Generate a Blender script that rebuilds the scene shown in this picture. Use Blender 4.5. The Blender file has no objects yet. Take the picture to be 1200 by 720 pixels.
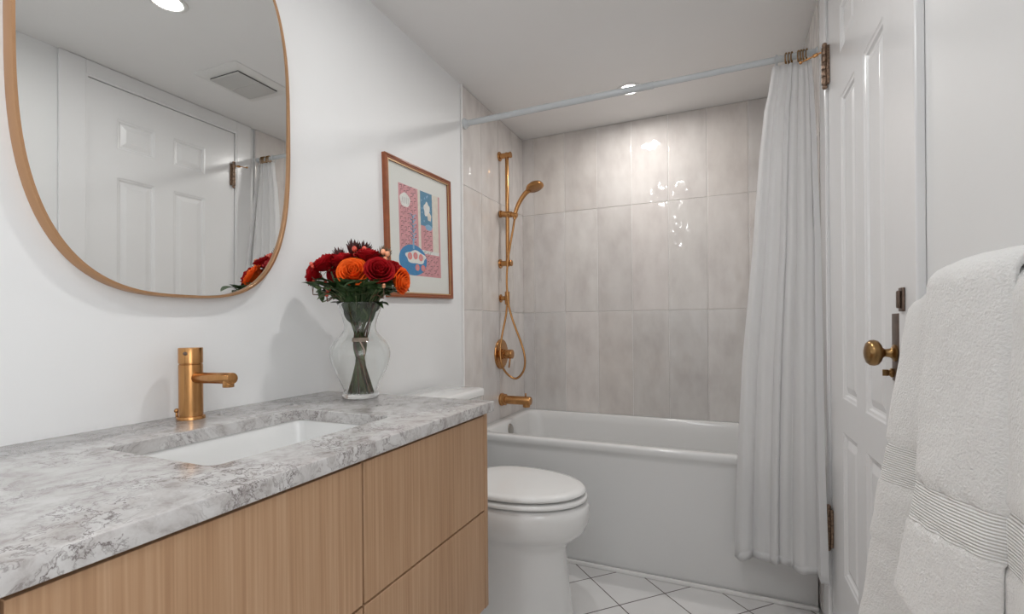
import bpy, bmesh, math, random
from mathutils import Vector, Matrix, Quaternion, noise
PI = math.pi
random.seed(7)
sc = bpy.context.scene
C = sc.collection

# ------------------------------------------------------------------ camera, world, exposure
ROOM_W, CEIL = 1.54, 2.3137
Y_FRONT = -3.75                       # wall behind the camera
cam_d = bpy.data.cameras.new('camera')
cam = bpy.data.objects.new('camera', cam_d); C.objects.link(cam)
cam.location = (1.1885, -2.8973, 1.1016)
YAW, ROLL = 0.4131, 0.0084
cam.rotation_mode = 'QUATERNION'
cam.rotation_quaternion = (Matrix.Rotation(YAW, 4, 'Z') @ Matrix.Rotation(PI/2, 4, 'X') @ Matrix.Rotation(-ROLL, 4, 'Z')).to_quaternion()
cam_d.sensor_width = 36.0; cam_d.sensor_fit = 'HORIZONTAL'
cam_d.lens = 36.0*560.733/1200.0
cam_d.shift_y = (381.94-360.0)/1200.0
cam_d.clip_start = 0.02; cam_d.clip_end = 50
sc.camera = cam
w = bpy.data.worlds.new('world'); sc.world = w; w.use_nodes = True
w.node_tree.nodes['Background'].inputs[0].default_value = (0.9, 0.95, 1, 1)
w.node_tree.nodes['Background'].inputs[1].default_value = 0.3
sc.view_settings.view_transform = 'Standard'
sc.view_settings.look = 'None'
sc.view_settings.gamma = 1.0
sc.view_settings.use_curve_mapping = False
sc.view_settings.exposure = 0.58
LAMP = 165.0                           # radiance of the ceiling lamps
FILL_GLOW = 1.9                             # radiance of the unseen window added behind the camera as fill
LAMPS = [((0.764, -0.40), 'recessed ceiling downlight shining above the bathtub', 1.05, (1, 0.975, 0.94)),
         ((0.765, -1.77), 'recessed ceiling downlight seen in the wall mirror', 1.0, (1, 0.985, 0.965)),
         ((0.80, -3.05), 'unseen recessed ceiling downlight added behind the camera as fill light', 0.75, (0.97, 0.985, 1.0))]  # last lamp is added fill, out of view, to raise the room brightness

# ------------------------------------------------------------------ material helpers
def nt(name):
    m = bpy.data.materials.new(name); m.use_nodes = True
    t = m.node_tree; b = t.nodes['Principled BSDF']
    return m, t, b
def N(t, kind, **kw):
    n = t.nodes.new(kind)
    for k, v in kw.items():
        if k.startswith('i_'):
            n.inputs[k[2:].replace('_', ' ')].default_value = v
        else: setattr(n, k, v)
    return n
def coords(t, scale=(1, 1, 1), rot=(0, 0, 0)):
    g = N(t, 'ShaderNodeNewGeometry')
    mp = N(t, 'ShaderNodeMapping')
    mp.inputs['Scale'].default_value = scale; mp.inputs['Rotation'].default_value = rot
    t.links.new(g.outputs['Position'], mp.inputs['Vector'])
    return mp.outputs['Vector']
def ramp(t, fac, stops):
    r = N(t, 'ShaderNodeValToRGB'); e = r.color_ramp.elements
    while len(e) < len(stops): e.new(0.5)
    for k, (p, c) in enumerate(stops):
        e[k].position = p; e[k].color = (c[0], c[1], c[2], 1) if len(c) == 3 else c
    t.links.new(fac, r.inputs[0]); return r.outputs[0]
def bump(t, b, height, strength=0.3, dist=0.001):
    n = N(t, 'ShaderNodeBump'); n.inputs['Strength'].default_value = strength; n.inputs['Distance'].default_value = dist
    t.links.new(height, n.inputs['Height']); t.links.new(n.outputs[0], b.inputs['Normal']); return n
def plain(name, col, rough=0.5, metal=0.0, spec=0.5, var=0.03, nscale=6.0, bmp=0.0, bscale=200, coat=0.0):
    m, t, b = nt(name)
    b.inputs['Roughness'].default_value = rough; b.inputs['Metallic'].default_value = metal
    b.inputs['Specular IOR Level'].default_value = spec; b.inputs['Coat Weight'].default_value = coat
    v = coords(t)
    n = N(t, 'ShaderNodeTexNoise'); n.inputs['Scale'].default_value = nscale; n.inputs['Detail'].default_value = 3
    t.links.new(v, n.inputs['Vector'])
    a = tuple(max(0, c*(1-var)) for c in col); z = tuple(min(1, c*(1+var)) for c in col)
    t.links.new(ramp(t, n.outputs['Fac'], [(0.3, a), (0.7, z)]), b.inputs['Base Color'])
    if bmp:
        n2 = N(t, 'ShaderNodeTexNoise'); n2.inputs['Scale'].default_value = bscale; n2.inputs['Detail'].default_value = 2
        t.links.new(v, n2.inputs['Vector']); bump(t, b, n2.outputs['Fac'], bmp, 0.001)
    return m
M = {}
M['paint'] = plain('white_wall_paint', (0.86, 0.865, 0.865), 0.45, var=0.006, bmp=0.12, bscale=90)
M['door_paint'] = plain('gloss_door_paint', (0.86, 0.86, 0.865), 0.24, var=0.006, bmp=0.16, bscale=28)
M['ceiling'] = plain('ceiling_paint', (0.87, 0.86, 0.85), 0.7, var=0.005)
M['grout'] = plain('light_grout', (0.90, 0.885, 0.87), 0.7, var=0.01)
M['ceramic'] = plain('white_ceramic', (0.84, 0.84, 0.83), 0.07, var=0.004, coat=0.3)
M['acrylic'] = plain('tub_acrylic', (0.78, 0.78, 0.775), 0.14, var=0.004)
M['lid'] = plain('toilet_plastic', (0.86, 0.86, 0.85), 0.10, var=0.004)
M['rod'] = plain('white_rod_enamel', (0.62, 0.65, 0.67), 0.25, var=0.01)
M['black'] = plain('dark_gap', (0.05, 0.045, 0.04), 0.7)
M['gap_wood'] = plain('dark_cabinet_carcass', (0.16, 0.07, 0.035), 0.6)
M['nickel'] = plain('brushed_nickel', (0.42, 0.40, 0.37), 0.35, metal=0.9)
M['mirror'] = plain('mirror_glass', (0.88, 0.89, 0.88), 0.0, metal=1.0, var=0.0)
M['copper_frame'] = plain('copper_mirror_frame', (0.52, 0.30, 0.16), 0.32, metal=0.75, var=0.03)
M['picture_wood'] = plain('mahogany_frame', (0.30, 0.085, 0.03), 0.3, var=0.15, nscale=30)
M['fillet'] = plain('gilt_fillet', (0.62, 0.42, 0.22), 0.3, metal=0.4)
M['mat_board'] = plain('mat_board', (0.84, 0.835, 0.81), 0.8, var=0.01)
M['antique'] = plain('antique_brass', (0.33, 0.20, 0.085), 0.28, metal=1.0, var=0.25, nscale=40)
M['bronze'] = plain('dark_bronze', (0.17, 0.12, 0.095), 0.4, metal=0.8, var=0.2, nscale=60)
M['hinge_metal'] = plain('worn_hinge_metal', (0.26, 0.18, 0.13), 0.38, metal=0.85, var=0.5, nscale=130)
M['green'] = plain('leaf_green', (0.035, 0.070, 0.022), 0.45, spec=0.25, var=0.35, nscale=25)
M['green2'] = plain('light_leaf_green', (0.12, 0.17, 0.07), 0.45, var=0.3, nscale=25)
M['stem'] = plain('stem_green', (0.11, 0.13, 0.055), 0.45, var=0.35, nscale=40)
M['stem2'] = plain('stem_brown', (0.16, 0.08, 0.05), 0.5, var=0.3, nscale=40)
M['red'] = plain('red_petals', (0.34, 0.004, 0.008), 0.6, spec=0.12, var=0.25, nscale=30)
M['orange'] = plain('orange_petals', (0.88, 0.12, 0.012), 0.6, spec=0.12, var=0.12, nscale=30)
M['yellow'] = plain('yellow_orange_petals', (0.85, 0.36, 0.03), 0.6, spec=0.12, var=0.2, nscale=30)
M['berry'] = plain('coral_berries', (0.75, 0.10, 0.06), 0.25, var=0.2, nscale=60)
M['berry2'] = plain('peach_berries', (0.85, 0.36, 0.20), 0.25, var=0.2, nscale=60)
M['burgundy'] = plain('burgundy_bracts', (0.075, 0.018, 0.018), 0.4, var=0.4, nscale=40)
M['olive'] = plain('olive_bracts', (0.14, 0.09, 0.045), 0.4, var=0.4, nscale=40)
M['twine'] = plain('pale_twine', (0.66, 0.52, 0.42), 0.8, var=0.1)
M['pvc'] = plain('white_vent_plastic', (0.80, 0.79, 0.77), 0.5)
M['vent_dark'] = plain('vent_slots', (0.10, 0.10, 0.10), 0.6)

def brushed_gold():
    m, t, b = nt('brushed_gold')
    b.inputs['Metallic'].default_value = 1.0
    v = coords(t, (300, 300, 12))
    n = N(t, 'ShaderNodeTexNoise'); n.inputs['Scale'].default_value = 1.0; n.inputs['Detail'].default_value = 2
    t.links.new(v, n.inputs['Vector'])
    t.links.new(ramp(t, n.outputs['Fac'], [(0.3, (0.50, 0.25, 0.09)), (0.7, (0.58, 0.31, 0.13))]), b.inputs['Base Color'])
    b.inputs['Roughness'].default_value = 0.24
    return m
M['gold'] = brushed_gold()

def glass():
    m, t, b = nt('clear_vase_glass')
    b.inputs['Base Color'].default_value = (0.97, 0.985, 0.98, 1)
    b.inputs['Transmission Weight'].default_value = 1.0; b.inputs['IOR'].default_value = 1.47
    b.inputs['Roughness'].default_value = 0.0
    return m
M['glass'] = glass()
def picture_glass():
    m, t, b = nt('picture_glazing')
    tr = N(t, 'ShaderNodeBsdfTransparent'); tr.inputs[0].default_value = (0.97, 0.98, 0.97, 1)
    gl = N(t, 'ShaderNodeBsdfGlossy'); gl.inputs['Roughness'].default_value = 0.0
    mx = N(t, 'ShaderNodeMixShader'); mx.inputs[0].default_value = 0.07
    t.links.new(tr.outputs[0], mx.inputs[1]); t.links.new(gl.outputs[0], mx.inputs[2])
    t.links.new(mx.outputs[0], t.nodes['Material Output'].inputs[0])
    return m

def curtain_mat():
    m, t, b = nt('white_curtain_cloth')
    b.inputs['Base Color'].default_value = (0.93, 0.93, 0.935, 1); b.inputs['Roughness'].default_value = 0.8
    b.inputs['Sheen Weight'].default_value = 0.2
    tr = N(t, 'ShaderNodeBsdfTranslucent'); tr.inputs[0].default_value = (0.95, 0.95, 0.95, 1)
    mx = N(t, 'ShaderNodeMixShader'); mx.inputs[0].default_value = 0.45
    t.links.new(b.outputs[0], mx.inputs[1]); t.links.new(tr.outputs[0], mx.inputs[2])
    t.links.new(mx.outputs[0], t.nodes['Material Output'].inputs[0])
    n = N(t, 'ShaderNodeTexNoise'); n.inputs['Scale'].default_value = 700
    t.links.new(coords(t), n.inputs['Vector']); bump(t, b, n.outputs['Fac'], 0.15, 0.0005)
    return m
M['curtain'] = curtain_mat()

def terry(name, bands, col=(0.86, 0.855, 0.84)):
    """white terry cloth; bands: list of (z0, z1) where the pile gives way to fine woven ribs"""
    m, t, b = nt(name)
    b.inputs['Base Color'].default_value = (*col, 1); b.inputs['Roughness'].default_value = 0.95
    b.inputs['Sheen Weight'].default_value = 0.35; b.inputs['Specular IOR Level'].default_value = 0.1
    v = coords(t)
    n = N(t, 'ShaderNodeTexNoise'); n.inputs['Scale'].default_value = 330; n.inputs['Detail'].default_value = 3
    t.links.new(v, n.inputs['Vector'])
    n3 = N(t, 'ShaderNodeTexNoise'); n3.inputs['Scale'].default_value = 60; n3.inputs['Detail'].default_value = 2
    t.links.new(v, n3.inputs['Vector'])
    add = N(t, 'ShaderNodeMath', operation='ADD')
    t.links.new(n.outputs['Fac'], add.inputs[0]); t.links.new(n3.outputs['Fac'], add.inputs[1])
    sep = N(t, 'ShaderNodeSeparateXYZ'); t.links.new(v, sep.inputs[0])
    s = N(t, 'ShaderNodeMath', operation='MULTIPLY'); s.inputs[1].default_value = 2*PI/0.0036
    t.links.new(sep.outputs['Z'], s.inputs[0])
    sn = N(t, 'ShaderNodeMath', operation='SINE'); t.links.new(s.outputs[0], sn.inputs[0])
    sm = N(t, 'ShaderNodeMath', operation='MULTIPLY'); sm.inputs[1].default_value = 0.30; t.links.new(sn.outputs[0], sm.inputs[0])
    mask = None
    for z0, z1 in bands:
        g = N(t, 'ShaderNodeMath', operation='GREATER_THAN'); g.inputs[1].default_value = z0; t.links.new(sep.outputs['Z'], g.inputs[0])
        l = N(t, 'ShaderNodeMath', operation='LESS_THAN'); l.inputs[1].default_value = z1; t.links.new(sep.outputs['Z'], l.inputs[0])
        k = N(t, 'ShaderNodeMath', operation='MULTIPLY'); t.links.new(g.outputs[0], k.inputs[0]); t.links.new(l.outputs[0], k.inputs[1])
        if mask is None: mask = k
        else:
            a = N(t, 'ShaderNodeMath', operation='MAXIMUM'); t.links.new(mask.outputs[0], a.inputs[0]); t.links.new(k.outputs[0], a.inputs[1]); mask = a
    mix = N(t, 'ShaderNodeMix'); mix.data_type = 'FLOAT'
    t.links.new(mask.outputs[0], mix.inputs[0]); t.links.new(add.outputs[0], mix.inputs[2]); t.links.new(sm.outputs[0], mix.inputs[3])
    bump(t, b, mix.outputs[0], 0.85, 0.0022)
    return m

def wood(name, flip=0.0):
    m, t, b = nt(name)
    b.inputs['Roughness'].default_value = 0.42; b.inputs['Specular IOR Level'].default_value = 0.35
    v = coords(t, (130, 130, 2.2))
    n1 = N(t, 'ShaderNodeTexNoise'); n1.inputs['Scale'].default_value = 1.0; n1.inputs['Detail'].default_value = 4; n1.inputs['Roughness'].default_value = 0.6
    t.links.new(v, n1.inputs['Vector'])
    v2 = coords(t, (260, 260, 5)); n2 = N(t, 'ShaderNodeTexNoise'); n2.inputs['Scale'].default_value = 1.0; n2.inputs['Detail'].default_value = 2
    t.links.new(v2, n2.inputs['Vector'])
    v3 = coords(t, (9, 9, 0.7)); n3 = N(t, 'ShaderNodeTexNoise'); n3.inputs['Scale'].default_value = 1.0
    t.links.new(v3, n3.inputs['Vector'])
    a = N(t, 'ShaderNodeMath', operation='ADD'); t.links.new(n1.outputs['Fac'], a.inputs[0]); t.links.new(n2.outputs['Fac'], a.inputs[1])
    a2 = N(t, 'ShaderNodeMath', operation='MULTIPLY_ADD'); a2.inputs[1].default_value = 0.5; t.links.new(n3.outputs['Fac'], a2.inputs[0]); t.links.new(a.outputs[0], a2.inputs[2])
    d = N(t, 'ShaderNodeMath', operation='DIVIDE'); d.inputs[1].default_value = 2.5; t.links.new(a2.outputs[0], d.inputs[0])
    t.links.new(ramp(t, d.outputs[0], [(0.35, (0.42, 0.245, 0.135)), (0.5, (0.50, 0.305, 0.175)), (0.65, (0.57, 0.365, 0.225))]), b.inputs['Base Color'])
    bump(t, b, n2.outputs['Fac'], 0.12, 0.0005)
    return m
M['wood'] = wood('light_oak_veneer')

def marble():
    m, t, b = nt('grey_veined_quartz')
    b.inputs['Roughness'].default_value = 0.16
    v = coords(t)
    w1 = N(t, 'ShaderNodeTexNoise'); w1.inputs['Scale'].default_value = 4.5; w1.inputs['Detail'].default_value = 5
    t.links.new(v, w1.inputs['Vector'])
    sc1 = N(t, 'ShaderNodeVectorMath', operation='SCALE'); sc1.inputs['Scale'].default_value = 0.16
    t.links.new(w1.outputs['Color'], sc1.inputs[0])
    ad = N(t, 'ShaderNodeVectorMath', operation='ADD'); t.links.new(v, ad.inputs[0]); t.links.new(sc1.outputs[0], ad.inputs[1])
    def veins(scale, thin, lo):
        n = N(t, 'ShaderNodeTexNoise'); n.inputs['Scale'].default_value = scale; n.inputs['Detail'].default_value = 7; n.inputs['Roughness'].default_value = 0.62
        t.links.new(ad.outputs[0], n.inputs['Vector'])
        s = N(t, 'ShaderNodeMath', operation='SUBTRACT'); s.inputs[1].default_value = 0.5; t.links.new(n.outputs['Fac'], s.inputs[0])
        a = N(t, 'ShaderNodeMath', operation='ABSOLUTE'); t.links.new(s.outputs[0], a.inputs[0])
        r = N(t, 'ShaderNodeMapRange'); r.inputs['From Min'].default_value = 0; r.inputs['From Max'].default_value = thin
        r.inputs['To Min'].default_value = lo; r.inputs['To Max'].default_value = 1
        t.links.new(a.outputs[0], r.inputs['Value']); return r.outputs[0]
    va = veins(12.0, 0.013, 0.10); vb = veins(34.0, 0.030, 0.45)
    msk = N(t, 'ShaderNodeTexNoise'); msk.inputs['Scale'].default_value = 8; msk.inputs['Detail'].default_value = 4
    t.links.new(v, msk.inputs['Vector'])
    mr = N(t, 'ShaderNodeMapRange'); mr.inputs['From Min'].default_value = 0.38; mr.inputs['From Max'].default_value = 0.55
    t.links.new(msk.outputs['Fac'], mr.inputs['Value'])
    mul = N(t, 'ShaderNodeMath', operation='MULTIPLY'); t.links.new(va, mul.inputs[0]); t.links.new(vb, mul.inputs[1])
    mx0 = N(t, 'ShaderNodeMix'); mx0.data_type = 'FLOAT'
    t.links.new(mr.outputs[0], mx0.inputs[0]); mx0.inputs[2].default_value = 1.0; t.links.new(mul.outputs[0], mx0.inputs[3])
    cl = N(t, 'ShaderNodeTexNoise'); cl.inputs['Scale'].default_value = 24; cl.inputs['Detail'].default_value = 6; cl.inputs['Roughness'].default_value = 0.65
    t.links.new(ad.outputs[0], cl.inputs['Vector'])
    base = ramp(t, cl.outputs['Fac'], [(0.34, (0.38, 0.35, 0.335)), (0.47, (0.53, 0.51, 0.50)), (0.62, (0.62, 0.61, 0.60))])
    mc = N(t, 'ShaderNodeMix'); mc.data_type = 'RGBA'
    t.links.new(mx0.outputs[0], mc.inputs[0]); mc.inputs[6].default_value = (0.14, 0.115, 0.11, 1); t.links.new(base, mc.inputs[7])
    t.links.new(mc.outputs[2], b.inputs['Base Color'])
    return m
M['marble'] = marble()

def wall_tile():
    m, t, b = nt('glazed_greige_wall_tile')
    b.inputs['Roughness'].default_value = 0.055; b.inputs['Specular IOR Level'].default_value = 0.5
    v = coords(t, (1, 1, 0.5))
    n = N(t, 'ShaderNodeTexNoise'); n.inputs['Scale'].default_value = 9; n.inputs['Detail'].default_value = 5; n.inputs['Roughness'].default_value = 0.55
    t.links.new(v, n.inputs['Vector'])
    at = N(t, 'ShaderNodeVertexColor', layer_name='tile_tone')
    c1 = ramp(t, n.outputs['Fac'], [(0.30, (0.635, 0.59, 0.57)), (0.5, (0.72, 0.68, 0.655)), (0.72, (0.78, 0.745, 0.72))])
    mc = N(t, 'ShaderNodeMix'); mc.data_type = 'RGBA'; mc.blend_type = 'MULTIPLY'; mc.inputs[0].default_value = 1.0
    t.links.new(c1, mc.inputs[6]); t.links.new(at.outputs['Color'], mc.inputs[7])
    t.links.new(mc.outputs[2], b.inputs['Base Color'])
    v2 = coords(t, (1, 1, 0.6))
    n2 = N(t, 'ShaderNodeTexNoise'); n2.inputs['Scale'].default_value = 11; n2.inputs['Detail'].default_value = 1.5
    t.links.new(v2, n2.inputs['Vector'])
    bump(t, b, n2.outputs['Fac'], 0.75, 0.010)
    return m
M['tile'] = wall_tile()

def floor_tile():
    m, t, b = nt('white_diagonal_floor_tile')
    P = 0.2185
    g = N(t, 'ShaderNodeNewGeometry'); sp = N(t, 'ShaderNodeSeparateXYZ'); t.links.new(g.outputs['Position'], sp.inputs[0])
    def grid(op, off):
        a = N(t, 'ShaderNodeMath', operation=op); t.links.new(sp.outputs['X'], a.inputs[0]); t.links.new(sp.outputs['Y'], a.inputs[1])
        s = N(t, 'ShaderNodeMath', operation='MULTIPLY_ADD'); s.inputs[1].default_value = 1/(math.sqrt(2)*P); s.inputs[2].default_value = -off/P + 20.5
        t.links.new(a.outputs[0], s.inputs[0])
        f = N(t, 'ShaderNodeMath', operation='FRACT'); t.links.new(s.outputs[0], f.inputs[0])
        h = N(t, 'ShaderNodeMath', operation='SUBTRACT'); h.inputs[1].default_value = 0.5; t.links.new(f.outputs[0], h.inputs[0])
        k = N(t, 'ShaderNodeMath', operation='ABSOLUTE'); t.links.new(h.outputs[0], k.inputs[0]); return k.outputs[0]
    mn = N(t, 'ShaderNodeMath', operation='MINIMUM')
    t.links.new(grid('ADD', 0.078), mn.inputs[0]); t.links.new(grid('SUBTRACT', 1.289), mn.inputs[1])
    r = N(t, 'ShaderNodeMapRange'); r.inputs['From Min'].default_value = 0.0085; r.inputs['From Max'].default_value = 0.0115
    t.links.new(mn.outputs[0], r.inputs['Value'])
    mc = N(t, 'ShaderNodeMix'); mc.data_type = 'RGBA'
    t.links.new(r.outputs[0], mc.inputs[0]); mc.inputs[6].default_value = (0.085, 0.06, 0.055, 1)
    n = N(t, 'ShaderNodeTexNoise'); n.inputs['Scale'].default_value = 5; t.links.new(g.outputs['Position'], n.inputs['Vector'])
    t.links.new(ramp(t, n.outputs['Fac'], [(0.3, (0.77, 0.76, 0.755)), (0.7, (0.82, 0.81, 0.80))]), mc.inputs[7])
    t.links.new(mc.outputs[2], b.inputs['Base Color'])
    r2 = N(t, 'ShaderNodeMapRange'); r2.inputs['To Min'].default_value = 0.7; r2.inputs['To Max'].default_value = 0.2
    t.links.new(r.outputs[0], r2.inputs['Value']); t.links.new(r2.outputs[0], b.inputs['Roughness'])
    bump(t, b, r.outputs[0], 0.4, 0.001)
    return m
M['floor'] = floor_tile()

def emit(name, col, k):
    m, t, b = nt(name)
    b.inputs['Base Color'].default_value = (0.9, 0.9, 0.9, 1)
    b.inputs['Emission Color'].default_value = (*col, 1); b.inputs['Emission Strength'].default_value = k
    return m

# ------------------------------------------------------------------ object helpers
ORIG = {}
def obj(name, bm, mat, parent=None, loc=None, smooth=True, ang=40, mods=()):
    """links bm (built in world coordinates) as one mesh object"""
    org = Vector(ORIG[parent.name]) if parent else Vector(loc or (0, 0, 0))
    bmesh.ops.translate(bm, verts=bm.verts, vec=-org)
    bmesh.ops.recalc_face_normals(bm, faces=bm.faces)
    me = bpy.data.meshes.new(name); bm.to_mesh(me); bm.free()
    for m in (mat if isinstance(mat, (list, tuple)) else [mat]): me.materials.append(m)
    if smooth:
        me.polygons.foreach_set('use_smooth', [True]*len(me.polygons))
        if ang < 180: me.set_sharp_from_angle(angle=math.radians(ang))
    o = bpy.data.objects.new(name, me); C.objects.link(o)
    if parent: o.parent = parent
    else: o.location = org
    ORIG[o.name] = tuple(org)
    for k, kw in mods:
        md = o.modifiers.new(k.lower(), k)
        for a, v in kw.items(): setattr(md, a, v)
    return o
def thing(name, label, cat, loc, group=None):
    o = bpy.data.objects.new(name, None); C.objects.link(o); o.location = loc; o.empty_display_size = 0.05
    ORIG[o.name] = tuple(loc)
    o['label'] = label; o['category'] = cat
    if group: o['group'] = group
    return o
def tag(o, label, cat, group=None):
    o['label'] = label; o['category'] = cat
    if group: o['group'] = group
    return o
def struct(name, bm, mat, smooth=False, **kw):
    o = obj(name, bm, mat, smooth=smooth, **kw); o['kind'] = 'structure'; return o

def B(): return bmesh.new()
def box(bm, lo, hi, bev=0.0, seg=2, mi=0):
    lo, hi = Vector(lo), Vector(hi)
    r = bmesh.ops.create_cube(bm, size=1.0)
    vs = r['verts']; c = (lo+hi)/2; d = hi-lo
    for v in vs: v.co = Vector((v.co.x*d.x, v.co.y*d.y, v.co.z*d.z))+c
    fs = {f for v in vs for f in v.link_faces}
    if bev > 0:
        es = list({e for f in fs for e in f.edges})
        r = bmesh.ops.bevel(bm, geom=es, offset=bev, segments=seg, affect='EDGES', profile=0.5)
        fs = set(r['faces']) | {f for v in r['verts'] for f in v.link_faces}
    for f in fs: f.material_index = mi
    return fs
def loft(bm, rings, cap0=False, cap1=False, closed=True, mi=0):
    vr = [[bm.verts.new(p) for p in r] for r in rings]
    n = len(rings[0])
    for a, b in zip(vr, vr[1:]):
        for k in range(n if closed else n-1):
            j = (k+1) % n
            try: f = bm.faces.new((a[k], a[j], b[j], b[k])); f.material_index = mi
            except ValueError: pass
    if cap0: f = bm.faces.new(vr[0][::-1]); f.material_index = mi
    if cap1: f = bm.faces.new(vr[-1]); f.material_index = mi
    return vr
def frame(d):
    d = Vector(d).normalized()
    a = Vector((0, 0, 1)) if abs(d.z) < 0.9 else Vector((1, 0, 0))
    x = a.cross(d).normalized(); y = d.cross(x)
    return x, y, d
def lathe(bm, prof, org=(0, 0, 0), axis=(0, 0, 1), seg=32, cap=True, mi=0):
    """prof: (radius, distance along the axis)"""
    x, y, d = frame(axis); org = Vector(org)
    rings = [[org + d*h + (x*math.cos(2*PI*k/seg) + y*math.sin(2*PI*k/seg))*max(r, 1e-5) for k in range(seg)] for r, h in prof]
    return loft(bm, rings, cap, cap, mi=mi)
def cyl(bm, p0, p1, r, seg=24, bev=0.0015, mi=0):
    p0, p1 = Vector(p0), Vector(p1); L = (p1-p0).length; b = min(bev, r*0.4, L*0.4)
    lathe(bm, [(r-b, 0), (r-b*0.3, b*0.3), (r, b), (r, L-b), (r-b*0.3, L-b*0.3), (r-b, L)], p0, p1-p0, seg, True, mi)
def catmull(P, n=8):
    P = [Vector(p) for p in P]; Q = [P[0]*2-P[1]] + P + [P[-1]*2-P[-2]]; out = []
    for i in range(1, len(Q)-2):
        for k in range(n):
            t = k/n; a, b, c, d = Q[i-1:i+3]
            out.append(0.5*((2*b) + (c-a)*t + (2*a-5*b+4*c-d)*t*t + (3*b-a-3*c+d)*t**3))
    out.append(P[-1]); return out
def tube(bm, pts, r, seg=10, n=8, smooth=True, mi=0):
    """r: radius or a function of 0..1 along the path"""
    P = catmull(pts, n) if smooth else [Vector(p) for p in pts]
    rf = r if callable(r) else (lambda t: r)
    rings = []; x = None
    for i, p in enumerate(P):
        d = (P[min(i+1, len(P)-1)] - P[max(i-1, 0)]).normalized()
        if x is None: x = frame(d)[0]
        x = (x - d*x.dot(d)).normalized(); y = d.cross(x); rr = rf(i/(len(P)-1))
        rings.append([p + (x*math.cos(2*PI*k/seg) + y*math.sin(2*PI*k/seg))*rr for k in range(seg)])
    loft(bm, rings, True, True, mi=mi)
def rrect(x0, x1, y0, y1, r, z, n=6):
    out = []
    for cx, cy, a0 in ((x1-r, y1-r, 0), (x0+r, y1-r, PI/2), (x0+r, y0+r, PI), (x1-r, y0+r, 3*PI/2)):
        for k in range(n+1):
            a = a0 + PI/2*k/n; out.append((cx+r*math.cos(a), cy+r*math.sin(a), z))
    return out
def sphere(bm, c, r, seg=14, sz=1.0, axis=(0, 0, 1)):
    prof = [(r*math.sin(PI*k/8), -r*sz*math.cos(PI*k/8)) for k in range(1, 8)]
    lathe(bm, prof, c, axis, seg)
def grid(bm, nu, nv, fn, mi=0, closed_u=False):
    vs = [[bm.verts.new(fn(i/(nu-1) if not closed_u else i/nu, j/(nv-1))) for i in range(nu)] for j in range(nv)]
    for j in range(nv-1):
        for i in range(nu if closed_u else nu-1):
            k = (i+1) % nu
            f = bm.faces.new((vs[j][i], vs[j][k], vs[j+1][k], vs[j+1][i])); f.material_index = mi
    return vs

# ------------------------------------------------------------------ room shell
bm = B(); box(bm, (-0.15, Y_FRONT-0.15, -0.1), (ROOM_W+0.15, 0.15, 0.0)); struct('floor', bm, M['floor'])
bm = B(); box(bm, (-0.15, Y_FRONT-0.15, CEIL), (ROOM_W+0.15, 0.15, CEIL+0.1)); struct('ceiling', bm, M['ceiling'])
bm = B(); box(bm, (-0.12, Y_FRONT, 0), (0, 0.0, CEIL)); struct('wall_left', bm, M['paint'])
bm = B(); box(bm, (-0.12, Y_FRONT-0.12, 0), (ROOM_W+0.12, Y_FRONT, CEIL)); struct('wall_front', bm, M['paint'])
DY0, DY1, DZ = -1.66, -0.940, 2.235        # door opening
bm = B()
box(bm, (ROOM_W, Y_FRONT, 0), (ROOM_W+0.12, DY0-0.012, CEIL))
box(bm, (ROOM_W, DY1+0.012, 0), (ROOM_W+0.12, 0.0, CEIL))
box(bm, (ROOM_W, DY0-0.012, DZ+0.012), (ROOM_W+0.12, DY1+0.012, CEIL))
box(bm, (ROOM_W+0.08, DY0-0.012, 0), (ROOM_W+0.12, DY1+0.012, DZ+0.012))
struct('wall_right', bm, M['paint'])

def tiles(name, cuts_h, z_cuts, to_world, back):
    """glazed tiles over a grout bed; to_world(h, z, depth)"""
    bm = B(); col = bm.loops.layers.color.new('tile_tone')
    h0, h1, z0, z1 = cuts_h[0], cuts_h[-1], z_cuts[0], z_cuts[-1]
    lo = to_world(h0, z0, -back); hi = to_world(h1, z1, 0.0062)
    box(bm, [min(a, b) for a, b in zip(lo, hi)], [max(a, b) for a, b in zip(lo, hi)], mi=1)
    G = 0.0013
    for a, b in zip(cuts_h, cuts_h[1:]):
        for c, d in zip(z_cuts, z_cuts[1:]):
            x0, x1, y0, y1 = a+G, b-G, c+G, d-G
            tilt = [random.uniform(-0.0005, 0.0005) for _ in range(4)]; tone = random.uniform(0.955, 1.03)
            warm = random.uniform(-0.008, 0.008)
            rings = []
            for e, dep in ((0.0, 0.0055), (0.0, 0.0078), (0.0008, 0.0089), (0.0025, 0.0094), (0.006, 0.0096)):
                rings.append([to_world(h, z, dep + (tilt[k] if dep > 0.006 else 0)) for k, (h, z) in enumerate(((x0+e, y0+e), (x1-e, y0+e), (x1-e, y1-e), (x0+e, y1-e)))])
            vr = loft(bm, rings, False, True, mi=0)
            for ring in vr:
                for v in ring:
                    for l in v.link_loops: l[col] = (tone+warm, tone, tone-warm, 1)
    return struct(name, bm, [M['tile'], M['grout']], smooth=True, ang=30)
ZC = [0.02, 0.553, 1.1837, 1.8145, CEIL-0.001]
tiles('wall_back', [0.0, 0.0805]+[0.0805+0.2078*k for k in range(1, 7)]+[1.53], ZC, lambda h, z, d: (h, 0.006-d, z), 0.12)
tiles('wall_left', [-0.800, -0.5925, -0.379, -0.1655, -0.004], ZC, lambda h, z, d: (d-0.004, h, z), 0.0)
tiles('wall_right', [-0.805, -0.5925, -0.379, -0.1655, -0.004], ZC, lambda h, z, d: (ROOM_W-0.006-d, h, z), -0.002)
bm = B(); box(bm, (0.0005, -0.8085, 0), (0.0105, -0.8005, CEIL-0.001), 0.0015); struct('trim_1', bm, M['grout'])
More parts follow.
